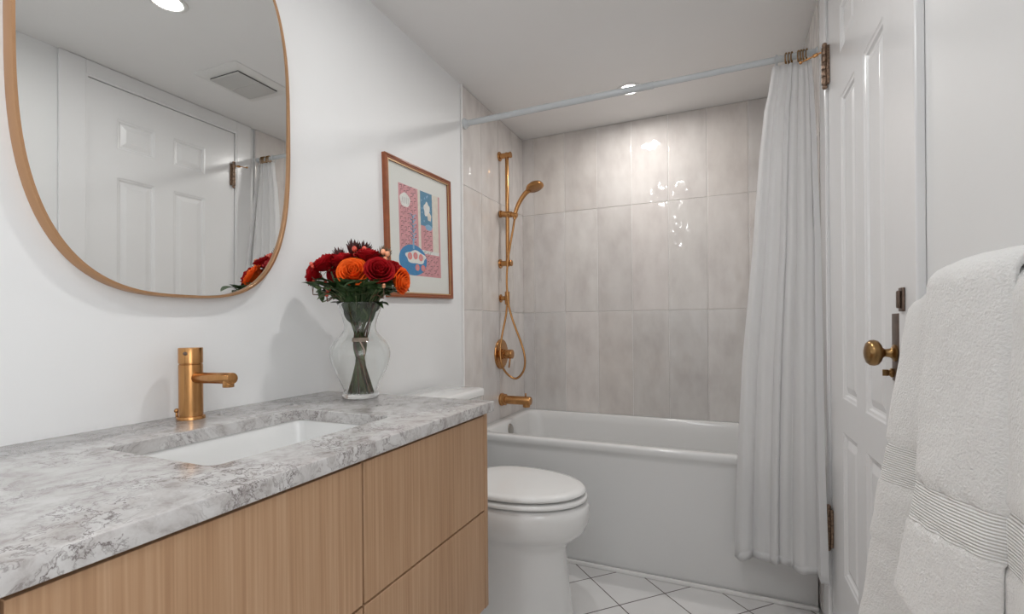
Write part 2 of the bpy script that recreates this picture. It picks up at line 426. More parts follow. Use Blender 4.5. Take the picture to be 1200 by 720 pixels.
bm = B(); box(bm, (0.02, -0.7675, 0), (ROOM_W-0.02, -0.7525, 0.016), 0.004); struct('trim_2', bm, M['grout'])

# unseen glowing window added in the right wall to brighten the room
bm = B(); WY0, WY1, WZ0, WZ1 = -3.66, -2.78, 0.85, 1.95
loft(bm, [[(x, y, z) for y, z in ((WY0-e, WZ0-e), (WY1+e, WZ0-e), (WY1+e, WZ1+e), (WY0-e, WZ1+e))] for e, x in ((0.06, ROOM_W-0.0005), (0.06, ROOM_W-0.018), (0.0, ROOM_W-0.018), (0.0, ROOM_W-0.004))])
box(bm, (ROOM_W-0.016, WY0, 1.385), (ROOM_W-0.003, WY1, 1.415)); wi = struct('fill_window_1', bm, M['pvc'])
bm = B(); box(bm, (ROOM_W-0.003, WY0, WZ0), (ROOM_W-0.001, WY1, WZ1)); obj('fill_pane', bm, emit('added_fill_glow', (0.95, 0.975, 1.0), FILL_GLOW), wi, smooth=False)

# door casing (trim) and door
bm = B()
CW = 0.098
def casing_profile(bm, lo, hi): box(bm, lo, hi, 0.003, 2)
casing_profile(bm, (1.5235, DY0-CW-0.012, 0.0), (ROOM_W-0.0002, DY0-0.012, DZ+0.077))
casing_profile(bm, (1.5235, DY1+0.012, 0.0), (ROOM_W-0.0002, DY1+0.012+0.090, DZ+0.077))
casing_profile(bm, (1.5235, DY0-0.012, DZ+0.012), (ROOM_W-0.0002, DY1+0.012, DZ+0.077))
for y0, y1 in ((DY0-0.0125, DY0-0.003), (DY1+0.003, DY1+0.0125)): box(bm, (1.5265, y0, 0), (1.60, y1, DZ+0.012))
box(bm, (1.5265, DY0-0.003, DZ+0.003), (1.60, DY1+0.003, DZ+0.012))
struct('trim_3', bm, M['door_paint'])
bm = B(); box(bm, (1.526, Y_FRONT, 0), (ROOM_W, DY0-CW-0.013, 0.11), 0.003); struct('baseboard_right', bm, M['door_paint'])
bm = B()
DX = 1.533
ys = [DY0, -1.545, -1.375, -1.285, -1.115, DY1]
zs = [0.012, 0.31, 0.762, 0.866, 1.808, 1.945, 2.09, DZ]
for i, (a, b) in enumerate(zip(ys, ys[1:])):
    for j, (c, d) in enumerate(zip(zs, zs[1:])):
        if i in (1, 3) and j in (1, 3, 5):
            rings = []
            for e, x in ((0, 0), (0.004, 0.003), (0.010, 0.0045), (0.014, 0.0095), (0.020, 0.0105), (0.040, 0.0035), (0.043, 0.003)):
                rings.append([(DX+x, a+e, c+e), (DX+x, b-e, c+e), (DX+x, b-e, d-e), (DX+x, a+e, d-e)])
            loft(bm, rings, False, True)
        else:
            bm.faces.new([bm.verts.new(p) for p in ((DX, a, c), (DX, b, c), (DX, b, d), (DX, a, d))])
bmesh.ops.remove_doubles(bm, verts=bm.verts, dist=1e-5)
loft(bm, [[(x, DY0, 0.012), (x, DY1, 0.012), (x, DY1, DZ), (x, DY0, DZ)] for x in (DX, DX+0.036)], False, True)
bmesh.ops.remove_doubles(bm, verts=bm.verts, dist=1e-5)
door = struct('door_1', bm, M['door_paint'], loc=(DX, DY0, 0.012))
def hinge(zc, stop):
    bm = B(); x, y = 1.5200, DY1-0.012; h = 0.128; z0 = zc-h/2
    n = 5
    for k in range(n): cyl(bm, (x, y, z0+h*k/n+0.0008), (x, y, z0+h*(k+1)/n-0.0008), 0.0098, 16, 0.001)
    cyl(bm, (x, y, z0-0.006), (x, y, z0+h+0.006), 0.0068, 12)
    sphere(bm, (x, y, z0+h+0.008), 0.0085); sphere(bm, (x, y, z0-0.008), 0.0085)
    box(bm, (1.5245, y-0.016, z0), (1.5325, y+0.004, z0+h), 0.0008)
    o = obj('hinge', bm, M['hinge_metal'], door)
    if stop:
        bm = B(); zt = z0+h-0.012
        cyl(bm, (x, y, zt), (x-0.022, y+0.012, zt-0.001), 0.0028, 12)
        cyl(bm, (x-0.018, y+0.010, zt-0.001), (x-0.030, y+0.018, zt-0.002), 0.0065, 8, 0.0008)
        cyl(bm, (x-0.030, y+0.018, zt-0.002), (x-0.062, y+0.034, zt-0.006), 0.0028, 12)
        cyl(bm, (x-0.062, y+0.034, zt-0.006), (x-0.070, y+0.038, zt-0.007), 0.0055, 12)
        d = obj('door_stop', bm, M['gold'], o); d['label'] = 'brass hinge pin door stop'
hinge(1.987, True); hinge(0.397, False)
# lock plate, thumb turn, knob
bm = B(); box(bm, (1.5295, -1.650, 0.975), (DX-0.0003, -1.603, 1.121), 0.0012); obj('lock_plate', bm, M['bronze'], door)
bm = B()
ax = (-1, 0, 0); k0 = (1.5290, -1.627, 1.036)
lathe(bm, [(0.0185, 0), (0.0185, 0.003), (0.012, 0.006), (0.0095, 0.010), (0.0085, 0.018), (0.012, 0.023), (0.020, 0.026), (0.0265, 0.031), (0.0285, 0.038), (0.0275, 0.045), (0.022, 0.051), (0.012, 0.0545), (0.004, 0.0555)], k0, ax, 32)
o = obj('door_knob', bm, M['antique'], door); o['label'] = 'round antique brass knob'
bm = B(); lathe(bm, [(0.010, 0), (0.010, 0.004), (0.007, 0.006), (0.006, 0.008)], (1.529, -1.612, 0.992), ax, 20)
box(bm, (1.510, -1.6135, 0.985), (1.521, -1.6105, 0.999), 0.001); obj('thumb_turn', bm, M['antique'], door)
bm = B(); box(bm, (1.5185, -1.712, 1.124), (1.5233, -1.686, 1.172), 0.0018, 3); box(bm, (1.512, -1.706, 1.130), (1.519, -1.694, 1.166), 0.003, 3)
o = obj('strike_plate', bm, M['bronze'], loc=(1.5233, -1.699, 1.124)); tag(o, 'small dark bronze strike plate on the door casing above the knob', 'strike plate')

# ------------------------------------------------------------------ lamps and vent in the ceiling
for (lx, ly), lab, k, col in LAMPS:
    t = thing('ceiling_light', lab, 'ceiling light', (lx, ly, CEIL))
    bm = B(); lathe(bm, [(0.047, 0.0), (0.047, -0.004), (0.052, -0.006), (0.064, -0.004), (0.066, -0.0003), (0.05, -0.0003)], (lx, ly, CEIL), (0, 0, 1), 40, False)
    obj('trim_ring', bm, M['pvc'], t)
    bm = B(); lathe(bm, [(0.0465, -0.0028), (0.04, -0.0035), (0.001, -0.004)], (lx, ly, CEIL), (0, 0, 1), 32)
    o = obj('lens', bm, emit('lamp_glow', col, LAMP*k), t)
    o['label'] = 'glowing round lens'
t = thing('ceiling_vent', 'square white extractor fan grille set in the ceiling', 'ceiling vent', (1.05, -1.235, CEIL))
bm = B(); loft(bm, [rrect(0.905, 1.205, -1.395, -1.075, 0.012, CEIL-0.0005), rrect(0.905, 1.205, -1.395, -1.075, 0.012, CEIL-0.004), rrect(0.915, 1.195, -1.385, -1.085, 0.012, CEIL-0.008), rrect(0.95, 1.16, -1.345, -1.125, 0.008, CEIL-0.012)], True, True)
obj('cover', bm, M['pvc'], t)
bm = B(); loft(bm, [rrect(0.955, 1.155, -1.345, -1.125, 0.006, z) for z in (CEIL-0.0125, CEIL-0.017)], True, True); obj('grille_backing', bm, M['vent_dark'], t)
bm = B()
for k in range(26):
    x = 0.958+k*0.0078; box(bm, (x, -1.345, CEIL-0.0215), (x+0.0034, -1.125, CEIL-0.0165), 0.0006, 1)
for y in (-1.345, -1.24, -1.131): box(bm, (0.955, y, CEIL-0.0215), (1.155, y+0.006, CEIL-0.017))
o = obj('grille', bm, M['pvc'], t)

# ------------------------------------------------------------------ bathtub
tub = thing('bathtub', 'white alcove bathtub with a plain apron against the tiled wall', 'bathtub', (0.77, -0.38, 0.0))
def tr(x0, x1, y0, y1, r, z): return rrect(x0, x1, y0, y1, r, z, 8)
bm = B(); X0, X1, Y1 = 0.0095, 1.5215, -0.0055; T = 0.563
loft(bm, [tr(X0, X1, -0.745, Y1, 0.004, 0.002), tr(X0, X1, -0.745, Y1, 0.004, 0.50), tr(X0, X1, -0.747, Y1, 0.004, 0.515), tr(X0, X1, -0.756, Y1, 0.004, 0.528),
  tr(X0, X1, -0.760, Y1, 0.005, 0.536), tr(X0, X1, -0.760, Y1, 0.005, T-0.010), tr(X0+.001, X1-.001, -0.757, Y1-.001, 0.006, T-0.003), tr(X0+.003, X1-.003, -0.750, Y1-.004, 0.007, T),
  tr(0.068, 1.445, -0.708, -0.045, 0.055, T), tr(0.072, 1.441, -0.704, -0.049, 0.058, T-0.003), tr(0.077, 1.435, -0.698, -0.055, 0.062, T-0.012), tr(0.084, 1.425, -0.692, -0.060, 0.070, T-0.05),
  tr(0.100, 1.37, -0.675, -0.075, 0.085, 0.36), tr(0.125, 1.28, -0.655, -0.095, 0.10, 0.18), tr(0.150, 1.22, -0.625, -0.125, 0.10, 0.125), tr(0.22, 1.12, -0.56, -0.19, 0.09, 0.108)], True, True)
obj('shell', bm, M['acrylic'], tub, ang=55)
bm = B(); ax = Vector((1, 0, 0.09)).normalized()
lathe(bm, [(0.036, -0.012), (0.036, 0.004), (0.033, 0.008), (0.024, 0.0105), (0.001, 0.0115)], (0.080, -0.410, 0.508), ax, 32)
o = obj('overflow_cover', bm, M['nickel'], tub); o['label'] = 'round brushed nickel overflow cover'

# ------------------------------------------------------------------ shower hardware on the left tiled wall
SY = -0.365; WX = 0.0058
t = thing('shower_slide_bar', 'vertical brushed gold slide bar on the tiled wall', 'shower rail', (WX, SY, 1.46))
bm = B(); cyl(bm, (0.055, SY, 1.445), (0.055, SY, 2.105), 0.0112); obj('bar', bm, M['gold'], t)
for z in (2.090, 1.464):
    bm = B(); lathe(bm, [(0.027, 0), (0.027, 0.005), (0.025, 0.008), (0.0155, 0.010), (0.0155, 0.068), (0.018, 0.0685), (0.018, 0.074), (0.016, 0.076)], (WX, SY, z), (1, 0, 0), 28)
    obj('bracket', bm, M['gold'], t)
bm = B(); cyl(bm, (0.020, SY-0.004, 1.752), (0.082, SY, 1.744), 0.0175); cyl(bm, (0.078, SY, 1.745), (0.116, SY, 1.735), 0.0145)
cyl(bm, (0.010, SY-0.004, 1.753), (0.021, SY-0.004, 1.752), 0.021); obj('slider', bm, M['gold'], t)
t = thing('hand_shower', 'brushed gold hand shower with round head held on the slide bar', 'hand shower', (0.10, SY, 1.74))
bm = B()
hp = [(0.100, SY, 1.715), (0.104, SY, 1.745), (0.118, SY, 1.785), (0.142, SY, 1.826), (0.170, SY, 1.857), (0.192, SY, 1.872)]
tube(bm, hp, lambda q: 0.0105+0.004*q, 16); obj('handle', bm, M['gold'], t)
hd = Vector((0.32, -0.12, -0.95)).normalized(); hc = Vector((0.226, SY, 1.885))
bm = B(); lathe(bm, [(0.012, -0.026), (0.030, -0.022), (0.046, -0.012), (0.052, -0.002), (0.0515, 0.005), (0.047, 0.008), (0.001, 0.009)], hc, hd, 40)
ho = obj('shower_head', bm, M['gold'], t)
bm = B(); fx, fy, fd = frame(hd)
for ring, cnt in ((0.012, 6), (0.024, 12), (0.036, 18)):
    for k in range(cnt):
        a = 2*PI*k/cnt; q = hc+hd*0.0085+(fx*math.cos(a)+fy*math.sin(a))*ring; lathe(bm, [(0.0022, 0), (0.0016, 0.0025)], q, hd, 6)
obj('nozzles', bm, M['bronze'], ho)
t = thing('shower_outlet_elbow', 'small gold water outlet elbow below the slide bar', 'outlet elbow', (WX, SY, 1.29))
bm = B(); lathe(bm, [(0.024, 0), (0.024, 0.004), (0.013, 0.007), (0.013, 0.045), (0.011, 0.048)], (WX, SY+0.004, 1.262), (1, 0, 0), 24)
obj('flange', bm, M['gold'], t)
bm = B(); cyl(bm, (0.050, SY, 1.225), (0.050, SY, 1.300), 0.0145, 20, 0.003); obj('outlet', bm, M['gold'], t)
bm = B()
tube(bm, [(0.100, SY, 1.713), (0.096, SY-0.012, 1.66), (0.082, SY-0.022, 1.57), (0.066, SY-0.024, 1.47), (0.058, SY-0.022, 1.38), (0.058, SY-0.018, 1.30), (0.064, SY-0.017, 1.23), (0.085, SY-0.017, 1.15), (0.110, SY-0.017, 1.083), (0.140, SY-0.018, 1.01), (0.160, SY-0.018, 0.945), (0.165, SY-0.018, 0.885),
  (0.150, SY-0.018, 0.835), (0.112, SY-0.020, 0.800), (0.072, SY-0.030, 0.815), (0.045, SY-0.055, 0.860), (0.032, SY-0.062, 0.92), (0.030, SY-0.055, 0.99), (0.036, SY-0.035, 1.07), (0.044, SY-0.012, 1.15), (0.049, SY, 1.224)], 0.0062, 10)
o = obj('shower_hose', bm, M['gold'], loc=(0.05, SY, 0.8)); tag(o, 'gold metal shower hose hanging in a long loop on the tiled wall', 'shower hose')
t = thing('shower_valve', 'round gold shower valve with lever knob on the tiled wall', 'shower valve', (WX, SY, 0.937))
bm = B(); lathe(bm, [(0.088, 0), (0.088, 0.004), (0.085, 0.008), (0.060, 0.012), (0.032, 0.0135)], (WX, SY-0.0, 0.937), (1, 0, 0), 48); obj('escutcheon', bm, M['gold'], t)
bm = B(); lathe(bm, [(0.030, 0.013), (0.030, 0.022), (0.0265, 0.024), (0.0265, 0.072), (0.025, 0.075), (0.02, 0.076)], (WX, SY, 0.937), (1, 0, 0), 32)
kn = obj('knob', bm, M['gold'], t)
bm = B(); cyl(bm, (0.066, SY, 0.918), (0.060, SY-0.006, 0.858), 0.0048, 12); obj('lever', bm, M['gold'], kn)
t = thing('tub_spout', 'brushed gold tub spout with diverter pin above the bathtub', 'tub spout', (WX, SY, 0.67))
bm = B(); lathe(bm, [(0.037, 0), (0.037, 0.010), (0.033, 0.014), (0.033, 0.030), (0.025, 0.034)], (WX, SY, 0.672), (1, 0, 0), 32); obj('flange', bm, M['gold'], t)
bm = B(); lathe(bm, [(0.0245, 0.03), (0.0245, 0.182), (0.022, 0.186), (0.014, 0.187)], (WX, SY, 0.672), (1, 0, 0), 28)
cyl(bm, (0.164, SY, 0.672), (0.164, SY, 0.636), 0.021); obj('spout', bm, M['gold'], t)
bm = B(); cyl(bm, (0.160, SY, 0.694), (0.160, SY, 0.715), 0.0045); obj('diverter_pin', bm, M['gold'], t)

# ------------------------------------------------------------------ shower curtain and rod
RY, RZ = -0.785, 2.120
t = thing('curtain_rod', 'slim white tension rod spanning the tub alcove', 'curtain rod', (0.0, RY, RZ))
bm = B(); cyl(bm, (0.012, RY, RZ), (0.93, RY, RZ+0.002), 0.0145); obj('rod', bm, M['rod'], t)
bm = B(); cyl(bm, (0.90, RY, RZ+0.002), (1.528, RY, RZ+0.004), 0.0120); obj('inner_rod', bm, M['rod'], t)
bm = B(); lathe(bm, [(0.026, 0), (0.026, 0.006), (0.019, 0.012), (0.018, 0.022)], (0.0109, RY, RZ), (1, 0, 0), 28); obj('end_cap', bm, M['rod'], t)
bm = B(); lathe(bm, [(0.024, 0), (0.024, 0.006), (0.017, 0.012), (0.016, 0.02)], (1.5395, RY, RZ+0.004), (-1, 0, 0), 28); obj('end_cap', bm, M['rod'], t)
def interp(tab, z):
    tab = sorted(tab)
    if z <= tab[0][0]: return tab[0][1]
    for (a, x), (b, y) in zip(tab, tab[1:]):
        if z <= b: return x+(y-x)*(z-a)/(b-a)
    return tab[-1][1]
XL = [(0.18, 1.228), (0.5, 1.238), (0.96, 1.262), (1.37, 1.300), (1.75, 1.328), (1.93, 1.347), (2.0, 1.362), (2.095, 1.376)]
XR = [(0.2, 1.512), (0.6, 1.510), (1.4, 1.517), (1.8, 1.513), (2.0, 1.508), (2.1, 1.502)]
NF = 6.0
def fold(s):   # uneven folds
    return s + 0.035*math.sin(2*PI*s*1.7+0.6) + 0.02*math.sin(2*PI*s*4.1)
def curt(s, q):
    zb = 0.182 + 0.045*s - 0.004*math.sin(2*PI*NF*s*0.5+1)
    z = 2.092*q + zb*(1-q)
    k = 1-q
    x = interp(XL, z)*(1-s) + interp(XR, z)*s
    amp = (0.0085 + 0.003*min(1, k*1.5))
    f = fold(s) + 0.012*k*math.sin(9*s+2)
    ph = 2*PI*NF*f*(1-0.0*k)
    y = RY - (0.012 + 0.055*s**1.5*min(1, k*1.2) + 0.125*max(0, s-0.35)**1.2*k*1.4) - 0.028*k
    wv = math.sin(ph) + 0.18*math.sin(2*ph+0.8)
    big = math.sin(2*PI*3.1*s+1.3+0.8*k)*k
    y += amp*wv*(1-0.3*s) + 0.012*big
    x += 0.006*math.cos(ph)*(1-0.4*q)*min(1, (1-s)*8)*min(1, s*8)
    y = min(y, -0.775)
    if s > 0.9: y = min(y, -0.80 - 0.21*k)
    return (x, y, z)
tc = thing('shower_curtain', 'white shower curtain bunched at the door end of its rod', 'shower curtain', (1.42, RY, 0.18))
bm = B(); grid(bm, 261, 60, curt)
cu = obj('cloth', bm, M['curtain'], tc, ang=180, mods=[('SOLIDIFY', dict(thickness=0.0012, offset=0))])
bm = B()
def hem(s, q):
    x, y, z = curt(s, 0.0); x2, y2, z2 = curt(s, 0.03)
    return (x+(x2-x)*q, y+(y2-y)*q-0.0012, z+(z2-z)*q*0.55)
grid(bm, 261, 3, hem); obj('hem', bm, M['curtain'], tc, ang=180, mods=[('SOLIDIFY', dict(thickness=0.0012, offset=0))])
for k, s in enumerate((0.10, 0.36, 0.44, 0.52, 0.70, 0.77, 0.84, 0.92)):
    bm = B(); x = 1.378+0.122*s
    pts = [(x+0.004*math.sin(a), RY+0.0175*math.sin(a), RZ-0.004+0.0225*math.cos(a)) for a in [2*PI*i/20 for i in range(21)]]
    tube(bm, pts, 0.0022, 8, 1, smooth=False)
    for a in (0.5, -0.5): sphere(bm, (x, RY+0.0175*math.sin(a), RZ-0.004+0.0225*math.cos(a)), 0.0042, 8)
    o = obj('curtain_ring', bm, M['antique'] if k else M['rod'], loc=(x, RY, RZ-0.026))
    tag(o, ['pale curtain ring on the rod, furthest from the door', 'brass curtain ring on the rod holding the white curtain'][min(k, 1)], 'curtain ring', None if k == 0 else 'brass rings holding the shower curtain')

# ------------------------------------------------------------------ vanity
FX = 0.587; VY0, VY1 = -3.40, -1.703
van = thing('vanity_cabinet', 'light oak wall hung vanity cabinet under the grey countertop', 'cabinet', (0.29, -2.5, 0.323))
bm = B(); box(bm, (0.002, VY0, 0.335), (FX-0.021, VY1-0.022, 0.700)); box(bm, (0.545, VY0, 0.70), (FX-0.021, VY1-0.022, 0.862)); obj('carcass', bm, M['gap_wood'], van, smooth=False)
bm = B(); box(bm, (0.002, VY1-0.0205, 0.323), (FX, VY1, 0.862), 0.001); obj('side_panel', bm, M['wood'], van)
bm = B(); box(bm, (0.002, VY0, 0.323), (FX-0.022, VY1-0.021, 0.3345)); obj('bottom_panel', bm, M['wood'], van)
G = 0.0030
for a, b in ((-2.208, VY1-0.0205), (-2.687, -2.208), (VY0, -2.687)):
    for c, d in ((0.323, 0.5925), (0.5925, 0.8555)):
        bm = B(); box(bm, (FX-0.0195, a+G*0.9, c+G), (FX, b-G*0.9, d-G*0.5), 0.0008, 1); obj('drawer_front', bm, M['wood'], van)
bm = B(); box(bm, (FX-0.0198, VY0, 0.8565), (FX-0.012, VY1-0.021, 0.8645)); obj('top_rail', bm, M['gap_wood'], van)
bm = B(); CT = 0.8927; CB = 0.8655
co = (0.0015, 0.607, -3.42, -1.698); ci = (0.193, 0.482, -2.418, -1.992)
def ring(c, r, z, n=6): return rrect(c[0], c[1], c[2], c[3], r, z, n)
sh = lambda c, e: (c[0]+e, c[1]-e, c[2]+e, c[3]-e)
loft(bm, [ring(sh(ci, -0.0015), 0.021, CB), ring(sh(ci, 0.0), 0.02, CB+0.001), ring(ci, 0.02, CT-0.0015), ring(sh(ci, -0.0015), 0.021, CT), ring(sh(co, 0.0025), 0.001, CT), ring(sh(co, 0.0008), 0.0015, CT-0.0008), ring(co, 0.002, CT-0.0025), ring(co, 0.002, CB+0.001), ring(sh(co, 0.001), 0.001, CB), ring(sh(ci, -0.0015), 0.021, CB)])
bmesh.ops.remove_doubles(bm, verts=bm.verts, dist=1e-6)
o = obj('countertop', bm, M['marble'], loc=(0.3, -2.5, CB), ang=30); tag(o, 'grey veined stone countertop along the left wall', 'countertop')
sk = thing('sink', 'white rectangular undermount sink set below the countertop', 'sink', (0.337, -2.205, 0.72))
bm = B(); sb = CB-0.0006
loft(bm, [ring(sh(ci, -0.028), 0.03, sb-0.010), ring(sh(ci, -0.028), 0.03, sb), ring(sh(ci, -0.004), 0.024, sb), ring(sh(ci, -0.0025), 0.025, sb-0.003), ring(sh(ci, -0.001), 0.028, sb-0.03), ring(sh(ci, 0.010), 0.040, sb-0.105), ring(sh(ci, 0.022), 0.045, sb-0.125), ring(sh(ci, 0.045), 0.045, sb-0.133), ring(sh(ci, 0.110), 0.03, sb-0.138)], False, True)
loft(bm, [ring(sh(ci, -0.028), 0.03, sb-0.010), ring(sh(ci, -0.012), 0.03, sb-0.03), ring(sh(ci, 0.0), 0.04, sb-0.12), ring(sh(ci, 0.04), 0.04, sb-0.15)], False, True)
bmesh.ops.remove_doubles(bm, verts=bm.verts, dist=1e-6)
obj('basin', bm, M['ceramic'], sk, ang=50)
bm = B(); lathe(bm, [(0.022, 0.0), (0.022, 0.003), (0.017, 0.0035), (0.001, 0.003)], (0.33, -2.205, sb-0.1375), (0, 0, 1), 28); obj('drain', bm, M['gold'], sk)

# faucet
fxx, fyy = 0.064, -2.183
t = thing('faucet', 'brushed gold single lever faucet behind the sink', 'faucet', (fxx, fyy, CT))
bm = B(); lathe(bm, [(0.0285, 0.0002), (0.0285, 0.006), (0.0275, 0.0075), (0.0255, 0.008)], (fxx, fyy, CT), seg=48); obj('base', bm, M['gold'], t)
bm = B(); lathe(bm, [(0.0243, 0.008), (0.0243, 0.1255), (0.0225, 0.127), (0.0225, 0.129)], (fxx, fyy, CT), seg=48); obj('body', bm, M['gold'], t)
bm = B(); lathe(bm, [(0.0236, 0.1285), (0.0245, 0.1295), (0.0245, 0.163), (0.0235, 0.1645), (0.001, 0.1645)], (fxx, fyy, CT), seg=48)
lv = obj('lever_cap', bm, M['gold'], t)
bm = B(); a = Vector((0.55, -0.83, 0)).normalized()
cyl(bm, Vector((fxx, fyy, CT+0.152))+a*0.021, Vector((fxx, fyy, CT+0.152))+a*0.0265, 0.0042, 14, 0.0006)
obj('lever_screw', bm, M['bronze'], lv)
bm = B(); cyl(bm, (fxx+0.018, fyy, CT+0.0955), (fxx+0.143, fyy, CT+0.0985), 0.0125, 28, 0.002)
cyl(bm, (fxx+0.128, fyy, CT+0.098), (fxx+0.128, fyy, CT+0.0785), 0.0115, 24, 0.001); obj('spout', bm, M['gold'], t)
bm = B(); cyl(bm, (fxx-0.036, fyy-0.010, CT+0.0003), (fxx-0.036, fyy-0.010, CT+0.014), 0.0028, 12); sphere(bm, (fxx-0.036, fyy-0.010, CT+0.018), 0.0055, 12)
obj('pop_up_knob', bm, M['gold'], t)

# ------------------------------------------------------------------ mirror
def sq(a, b, n, x, yc, zc, seg=128):
    out = []
    for k in range(seg):
        th = 2*PI*k/seg; c, s = math.cos(th), math.sin(th)
        out.append((x, yc+a*math.copysign(abs(c)**(2/n), c), zc+b*math.copysign(abs(s)**(2/n), s)))
    return out
MY, MZ, MA, MB_ = -2.170, 1.670, 0.302, 0.495
t = thing('wall_mirror', 'large rounded wall mirror in a thin copper frame above the sink', 'mirror', (0.0, MY, MZ-MB_))
bm = B()
S = lambda e, x: sq(MA-e, MB_-e, 3.0, x, MY, MZ)
loft(bm, [S(0.007, 0.0004), S(0.0, 0.0004), S(0.0, 0.030), S(0.0008, 0.0312), S(0.0055, 0.0312), S(0.006, 0.0305), S(0.006, 0.022), S(0.007, 0.0004)])
obj('frame', bm, M['copper_frame'], t, ang=50)
bm = B(); tilt = 0.006
r0 = S(0.0065, 0.0255); r1 = S(0.0065, 0.0225)
f = lambda r: [(x+(z-MZ)*tilt*1.5, y, z) for x, y, z in r]
loft(bm, [f(r0), f(r1)], True, True); obj('glass', bm, M['mirror'], t, smooth=False)

# ------------------------------------------------------------------ framed picture (generic pink and blue interior abstract)
pr = thing('framed_picture', 'framed pink and blue abstract print in a reddish wood frame beside the flowers', 'picture', (0.0, -1.168, 1.502))
PW, PH = 0.483, 0.556
def prect(w, h, x): return [(x, -w/2, -h/2), (x, w/2, -h/2), (x, w/2, h/2), (x, -w/2, h/2)]
ORIG_P = Vector((0.0, -1.168, 1.502))
def pobj(name, bm, mat, parent=pr, **kw):
    bmesh.ops.translate(bm, verts=bm.verts, vec=ORIG_P); return obj(name, bm, mat, parent, **kw)
bm = B()
loft(bm, [prect(PW-0.044, PH-0.044, 0.0005), prect(PW, PH, 0.0005), prect(PW, PH, 0.016), prect(PW-0.006, PH-0.006, 0.019), prect(PW-0.016, PH-0.016, 0.0205), prect(PW-0.020, PH-0.020, 0.0175), prect(PW-0.034, PH-0.034, 0.0165), prect(PW-0.036, PH-0.036, 0.0125), prect(PW-0.044, PH-0.044, 0.0125), prect(PW-0.044, PH-0.044, 0.0005)])
bmesh.ops.remove_doubles(bm, verts=bm.verts, dist=1e-6)
fr = pobj('frame', bm, M['picture_wood'], ang=25)
bm = B(); loft(bm, [prect(PW-0.0355, PH-0.0355, 0.0128), prect(PW-0.0355, PH-0.0355, 0.0145), prect(PW-0.044, PH-0.044, 0.0145), prect(PW-0.044, PH-0.044, 0.0128)]); pobj('fillet', bm, M['fillet'], fr, smooth=False)
bm = B(); box(bm, (0.004, -PW/2+0.0221, -PH/2+0.0221), (0.0065, PW/2-0.0221, PH/2-0.0221)); pobj('mat', bm, M['mat_board'], smooth=False)
pc = dict(pink=(0.72, 0.33, 0.36), blue=(0.03, 0.24, 0.52), lblue=(0.25, 0.45, 0.66), cream=(0.80, 0.74, 0.66), white=(0.85, 0.84, 0.82), dark=(0.13, 0.045, 0.075), steel=(0.07, 0.25, 0.42), rose=(0.80, 0.25, 0.24))
keys = list(pc); pm = [plain('print_'+k, pc[k], 0.7, var=0.06, nscale=50) for k in keys]
AW, AH = 0.303, 0.368
bm = B()
def flat(poly, key, lay):
    x = 0.0067+0.00012*lay
    f = bm.faces.new([bm.verts.new((x, -AW/2+u*AW, -AH/2+v*AH)) for u, v in poly]); f.material_index = keys.index(key)
def ell(cu, cv, ru, rv, key, lay, n=28, wob=0.0, ph=0):
    flat([(cu+ru*math.cos(2*PI*k/n)*(1+wob*math.sin(5*2*PI*k/n+ph)), cv+rv*math.sin(2*PI*k/n)*(1+wob*math.sin(5*2*PI*k/n+ph))) for k in range(n)], key, lay)
def rect(u0, v0, u1, v1, key, lay): flat([(u0, v0), (u1, v0), (u1, v1), (u0, v1)], key, lay)
def stroke(pts, wd, key, lay):
    for (a, b), (c, d) in zip(pts, pts[1:]):
        dx, dy = (c-a)*AW, (d-b)*AH; L = math.hypot(dx, dy) or 1; nx, ny = -dy/L*wd/AW/2, dx/L*wd/AH/2
        flat([(a-nx, b-ny), (c-nx, d-ny), (c+nx, d+ny), (a+nx, b+ny)], key, lay)
rect(0, 0, 1, 1, 'pink', 0)
rect(0.44, 0.0, 0.50, 1, 'cream', 1) ; rect(0.0, 0.0, 1.0, 0.0001, 'pink', 1)
rect(0.44, 0.27, 1.0, 0.31, 'white', 2)
rect(0.50, 0.60, 0.80, 1.0, 'steel', 1); rect(0.80, 0.31, 0.965, 1.0, 'cream', 1); rect(0.965, 0.0, 1.0, 1.0, 'pink', 3)
rect(0.44, 0.0, 0.50, 0.27, 'pink', 3)
rr = random.Random(3)
for i in range(13):           # zigzag dashes over the pink field
    for j in range(20):
        u = 0.035+i*0.077+rr.uniform(-.01, .01); v = 0.03+j*0.05+rr.uniform(-.008, .008)
        if 0.40 < u < 0.52 and v > 0.27: continue
        if u > 0.47 and v > 0.56: continue
        if u > 0.76 and v > 0.24: continue
        if u > 0.93: continue
        if (i+j) % 2: stroke([(u, v), (u+0.045, v+0.012), (u+0.048, v-0.022)], 0.0020, 'dark', 2)
        else: stroke([(u, v-0.02), (u+0.004, v+0.012), (u+0.05, v+0.016)], 0.0020, 'dark', 2)
for k in range(18):           # speckle in the blue window
    ell(rr.uniform(.53, .78), rr.uniform(.63, .97), .012, .012, 'lblue', 2, 8)
ell(0.66, 0.80, 0.075, 0.085, 'white', 3, 24, 0.12); ell(0.72, 0.72, 0.05, 0.05, 'cream', 4, 20, 0.1); ell(0.70, 0.59, 0.09, 0.035, 'lblue', 4, 20, .05)
ell(0.14, 0.83, 0.125, 0.085, 'pink', 3); ell(0.14, 0.83, 0.115, 0.078, 'white', 4, 30, 0.05)
for k in range(5): stroke([(0.07+0.035*k, 0.79), (0.09+0.03*k, 0.86)], 0.0012, 'dark', 5)
for k in range(11):           # blue sprig
    v = 0.40+0.027*k; stroke([(0.31, v), (0.25+0.05*(k % 2), v+0.03)], 0.0045, 'steel', 4); stroke([(0.31, v), (0.38-0.04*(k % 2), v+0.03)], 0.0045, 'lblue', 4)
ell(0.30, 0.175, 0.325, 0.175, 'blue', 5, 48)
stroke([(0.31, 0.30), (0.31, 0.42)], 0.011, 'lblue', 6)
